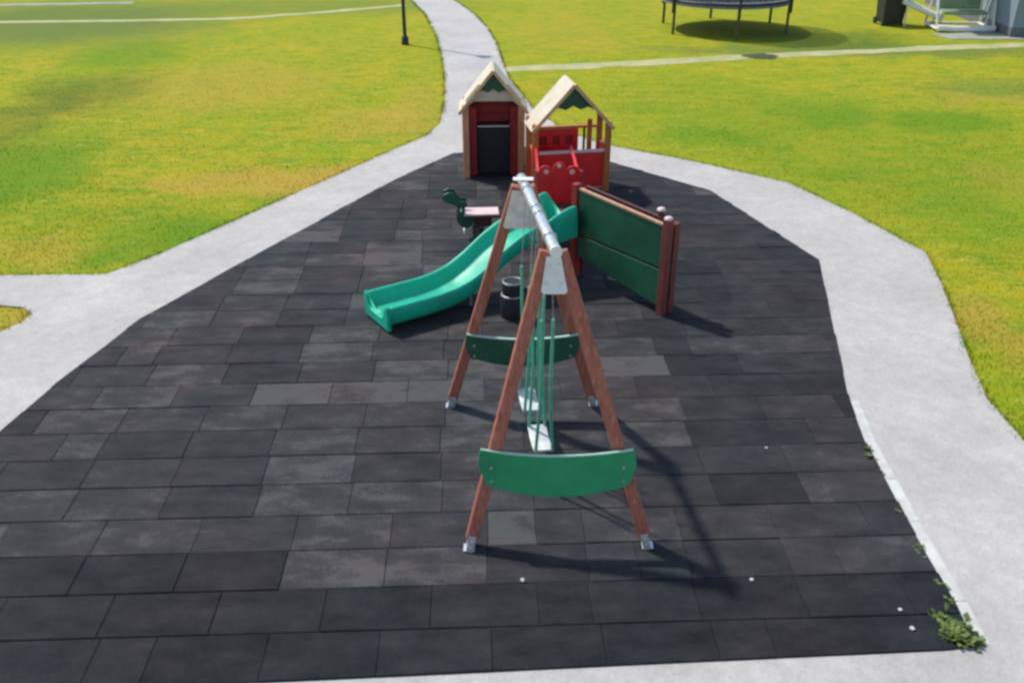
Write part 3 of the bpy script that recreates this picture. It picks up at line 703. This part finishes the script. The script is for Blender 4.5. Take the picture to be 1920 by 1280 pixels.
# ------------------------------------------------------------------ black drum stool under the swing
bp = gp(961, 607)
ds = thing('drum_stool', 'black rubber drum stool with pale rings, standing between the swing frame legs', 'stool', (bp.x, bp.y + .15, .033))
MB().tube([(0,0,0),(0,0,.02),(0,0,.26),(0,0,.29)], [.135,.15,.15,.14], 26).build('drum', 'black', ds, bevel=.004)
MB().tube([(0,0,.291),(0,0,.44),(0,0,.455)], [.125,.13,.12], 26).build('seat_pad', 'black', ds, bevel=.004)
mb = MB(); mb.tube([(math.cos(a*math.pi/16)*.13, math.sin(a*math.pi/16)*.13, .292) for a in range(32)], .012, 8, closed=True); mb.build('lower_ring', 'chain', ds)
mb = MB(); mb.tube([(math.cos(a*math.pi/16)*.115, math.sin(a*math.pi/16)*.115, .458) for a in range(32)], .010, 8, closed=True); mb.build('upper_ring', 'chain', ds)

# ------------------------------------------------------------------ trampoline
tc_ = Vector((6.72, 30.2, 0)); RR = 2.02; RZ = .98
tr = thing('trampoline', 'round dark trampoline with net enclosure standing on the far lawn', 'trampoline', tuple(tc_))
circ = lambda r_, z, k=48: [(math.cos(2*math.pi*i/k)*r_, math.sin(2*math.pi*i/k)*r_, z) for i in range(k)]
MB().tube(circ(RR, RZ), .045, 10, closed=True).build('frame_ring', 'darkmetal', tr)
mb = MB(); c1, c2, c3, c4 = circ(RR+.02, RZ+.045), circ(RR-.30, RZ+.045), circ(RR+.03, RZ-.11), circ(RR-.30, RZ+.02); k = 48
mb.add(c1 + c2 + c3 + c4, [(i, (i+1) % k, k+(i+1) % k, k+i) for i in range(k)] + [(i, 2*k+i, 2*k+(i+1) % k, (i+1) % k) for i in range(k)] + [(k+i, k+(i+1) % k, 3*k+(i+1) % k, 3*k+i) for i in range(k)], False)
M['pad'] = mat('grey_safety_pad', (.17,.18,.21,1), (.12,.13,.15,1), .6, 4, .1)
mb.build('safety_pad', 'pad', tr)
mb = MB(); cc = circ(RR-.28, RZ+.012); mb.add([(0,0,RZ-.01)] + cc, [(0, 1+i, 1+(i+1) % k) for i in range(k)]); mb.add([(0,0,RZ-.02)] + [(x, y_, z-.01) for x, y_, z in cc], [(0, 1+(i+1) % k, 1+i) for i in range(k)])
mb.build('jumping_mat', 'black', tr)
for j in range(6):
    a = R(-90 + 60*j); hb = R(11)
    p0 = (math.cos(a)*RR, math.sin(a)*RR)
    mb = MB(); mb.tube([(p0[0], p0[1], RZ-.03), (p0[0], p0[1], 0)], .045, 8)
    mb.build('leg', 'olive', tr)
    MB().tube([(p0[0]*1.03, p0[1]*1.03, RZ-.35), (p0[0]*1.03, p0[1]*1.03, RZ+1.75)], .038, 10).build('net_pole', 'darkmetal', tr)
m = bpy.data.materials.new('safety_net'); m.use_nodes = True; n = m.node_tree; p = n.nodes['Principled BSDF']; p.inputs['Base Color'].default_value = (.03,.035,.045,1); p.inputs['Roughness'].default_value = .8
uvt = n.nodes.new('ShaderNodeTexCoord'); br = n.nodes.new('ShaderNodeTexVoronoi'); br.feature = 'DISTANCE_TO_EDGE'; br.inputs['Scale'].default_value = 28; n.links.new(uvt.outputs['Object'], br.inputs[0])
lt = n.nodes.new('ShaderNodeMath'); lt.operation = 'LESS_THAN'; lt.inputs[1].default_value = .13; n.links.new(br.outputs[0], lt.inputs[0]); n.links.new(lt.outputs[0], p.inputs['Alpha'])
mb = MB(); c1, c2 = circ(RR*.985, RZ+.06), circ(RR*.985, RZ+1.7); mb.add(c1 + c2, [(i, (i+1) % k, k+(i+1) % k, k+i) for i in range(k)], True); mb.build('safety_net', m, tr)

# ------------------------------------------------------------------ street lamp
lp = gp(760, 84)
sl_ = thing('street_lamp', 'thin dark lamp post on the grass left of the path', 'street lamp', tuple(lp))
MB().tube([(0,0,0),(0,0,.22),(0,0,.26)], [.11,.10,.055], 16).build('base_collar', 'darkmetal', sl_)
MB().tube([(0,0,.2),(0,0,1.1),(0,0,3.9)], [.055,.052,.038], 14).build('pole', 'darkmetal', sl_)
hd = MB().tube([(0,0,3.88),(0,0,3.95),(0,0,4.22),(0,0,4.30)], [.06,.13,.19,.05], 18).build('lamp_head', 'darkmetal', sl_)
MB().tube([(0,0,4.0),(0,0,4.2)], [.14,.185], 18).build('lamp_glass', 'white', hd)

# ------------------------------------------------------------------ items by the house, top right
c = gp(1673, 50)
wb = thing('storage_bin', 'tall black bin with a lid standing on grass beside the white garden swing', 'bin', (c.x, c.y + .35, 0), R(3))
vs = [(-.33,-.30,.08),(.33,-.30,.08),(.33,.30,.08),(-.33,.30,.08),(-.39,-.37,1.08),(.39,-.37,1.08),(.39,.37,1.08),(-.39,.37,1.08)]
mb = MB(); mb.add(vs, ((3,2,1,0),(4,5,6,7),(0,1,5,4),(1,2,6,5),(2,3,7,6),(3,0,4,7))); mb.build('body', 'black', wb, bevel=.03)
MB().prism([(-.43,0),(.40,0),(.40,.05),(-.05,.12),(-.40,.07)], (0,-.0,1.085), (0,1,0), (0,0,1), .84).build('lid', 'black', wb, bevel=.015)
for x in (-.34, .34): MB().tube([(x-.03,.30,.11),(x+.03,.30,.11)], .11, 16).build('wheel', 'black', wb)
for x in (-.3, .3): MB().box((x-.04,-.28,0),(x+.04,-.2,.085)).build('foot', 'black', wb)

# white garden swing bench: base rails, A sides, slanted stretcher, sage cushions
c0 = gp(1766, 62); c1_ = gp(1858, 62)
gs = thing('garden_swing', 'white framed garden swing bench with sage green cushions by the blue grey wall', 'garden swing', ((c0.x+c1_.x)/2, c0.y + .1, 0), R(-4))
hw = .86
M['wframe'] = M['white']
MB().tube([(-hw,0,.12),(-.3,-.05,.10),(hw,-.02,.12)], .10, 12).build('front_rail', 'white', gs)
MB().tube([(-hw,1.25,.08),(hw,1.25,.08)], .045, 10).build('back_rail', 'white', gs)
for x in (-hw, hw):
    MB().tube([(x,0,.09),(x,1.25,.09)], .045, 10).build('foot_rail', 'white', gs)
    MB().tube([(x,.08,.1),(x,.42,1.0),(x,.62,1.85)], .035, 10).build('upright', 'white', gs)
    MB().tube([(x,1.18,.1),(x,.88,1.0),(x,.62,1.85)], .035, 10).build('upright', 'white', gs)
MB().tube([(-hw,.62,1.85),(hw,.62,1.85)], .04, 10).build('top_bar', 'white', gs)
MB().box((-.66,.30,.46),(.66,.86,.58)).build('seat_cushion', 'cushion', gs, bevel=.04)
MB().prism([(-.66,0),(.66,0),(.66,.62),(-.66,.62)], (0,.90,.56), (1,0,0), (0,.25,1), .12).build('back_cushion', 'cushion', gs, bevel=.04)
for x in (-.70, .70):
    MB().tube([(x,.28,.62),(x,.28,.52),(x,.86,.5),(x,.98,.9),(x,.62,1.82)], .018, 8).build('hanger', 'white', gs)
MB().prism([(-1.0,-.62),(1.0,-.62),(1.0,.62),(-1.0,.62)], (0,.62,1.93), (1,0,0), (0,1,.05), .03).build('canopy', 'cushion', gs, bevel=.01)
# white reclining lounger between the bin and the swing
c = gp(1728, 52)
ll = thing('sun_lounger', 'white reclining garden lounger with its back raised beside the black bin', 'sun lounger', (c.x, c.y + .25, 0), R(-12))
for y_ in (-.27, .27): MB().tube([(-.66,y_,.80),(-.50,y_,.72),(.48,y_,.33),(.62,y_,.30)], .085, 12).build('side_rail', 'white', ll)
mb = MB()
for j in range(9):
    f = j/8; mb.bar((-.55+1.0*f,-.25,.705-.36*f), (-.55+1.0*f,.25,.705-.36*f), .085, .018)
mb.build('slatted_bed', 'white', ll, bevel=.004)
for x, z in ((-.5,.66),(.45,.33)):
    for y_ in (-.27, .27): MB().tube([(x,y_,z),(x+.02,y_,0)], .026, 8).build('leg', 'white', ll)

# ------------------------------------------------------------------ blue grey house, right edge
hc = gp(1893, 71)
hs = thing('house', 'blue grey rendered house whose corner stands at the right edge', 'house', (hc.x, hc.y, 0), R(-2))
MB().box((0, 0, .28), (9, 7, 2.8)).build('wall', 'housewall', hs)
MB().box((-.02, -.02, -.05), (9.02, 7.02, .277)).build('plinth', 'plinth', hs)
MB().prism([(-.5,0),(9.5,0),(9.5,.12),(4.5,1.9),(-.5,.12)], (0,3.5,2.8), (1,0,0), (0,0,1), 8.0).build('roof', 'roofing', hs)
wf = MB()
for a_, b_ in (((2.2,-.03,1.0),(3.8,.03,1.08)),((2.2,-.03,2.1),(3.8,.03,2.18)),((2.2,-.03,1.08),(2.28,.03,2.1)),((3.72,-.03,1.08),(3.8,.03,2.1))): wf.box(a_, b_)
wf = wf.build('window', 'white', hs, bevel=.004); MB().box((2.28,-.012,1.08),(3.72,.012,2.1)).build('pane', 'glass', wf)
dr = MB().box((5.2,-.02,.28),(6.1,.02,2.3)).build('door', 'white', hs, bevel=.004); MB().tube([(5.3,-.06,1.3),(5.42,-.06,1.3)], .012, 8).build('handle', 'steel', dr)
sheet('terrace', [(hc.x-1.9, hc.y-.35), (hc.x+12, hc.y-.7), (hc.x+12, hc.y+.6), (hc.x-.2, hc.y+.9), (hc.x-2.2, hc.y+.5)], -.02, .022, 'gravel')

# ------------------------------------------------------------------ small pale stones on the tiles
for i, (px, py, s_, lab) in enumerate(((980,1095,.026,'small pale stone on the black tiles below the swing frame'),(1408,1094,.024,'small pale stone on the black tiles right of the swing frame'),(1436,846,.020,'tiny pale stone on the tiles near the right kerb'),
                                  (1686,1150,.022,'pale stone near the weed clump, the farther of two'),(1708,1186,.026,'pale stone near the weed clump, the closer of two'))):
    c = gp(px, py); bm = bmesh.new(); bmesh.ops.create_icosphere(bm, subdivisions=2, radius=s_*.72)
    for v in bm.verts: v.co *= 1 + .35*noise.noise(v.co*60 + Vector((i*5, 0, 0))); v.co.z *= .5
    me = bpy.data.meshes.new('pebble'); bm.to_mesh(me); bm.free(); me.materials.append(M['pebble'])
    o = bpy.data.objects.new('pebble', me); COL.objects.link(o); o.location = (c.x, c.y, .036 + s_*.4); o['label'] = lab; o['category'] = 'stone'; o['group'] = 'pale stones on the tiles'
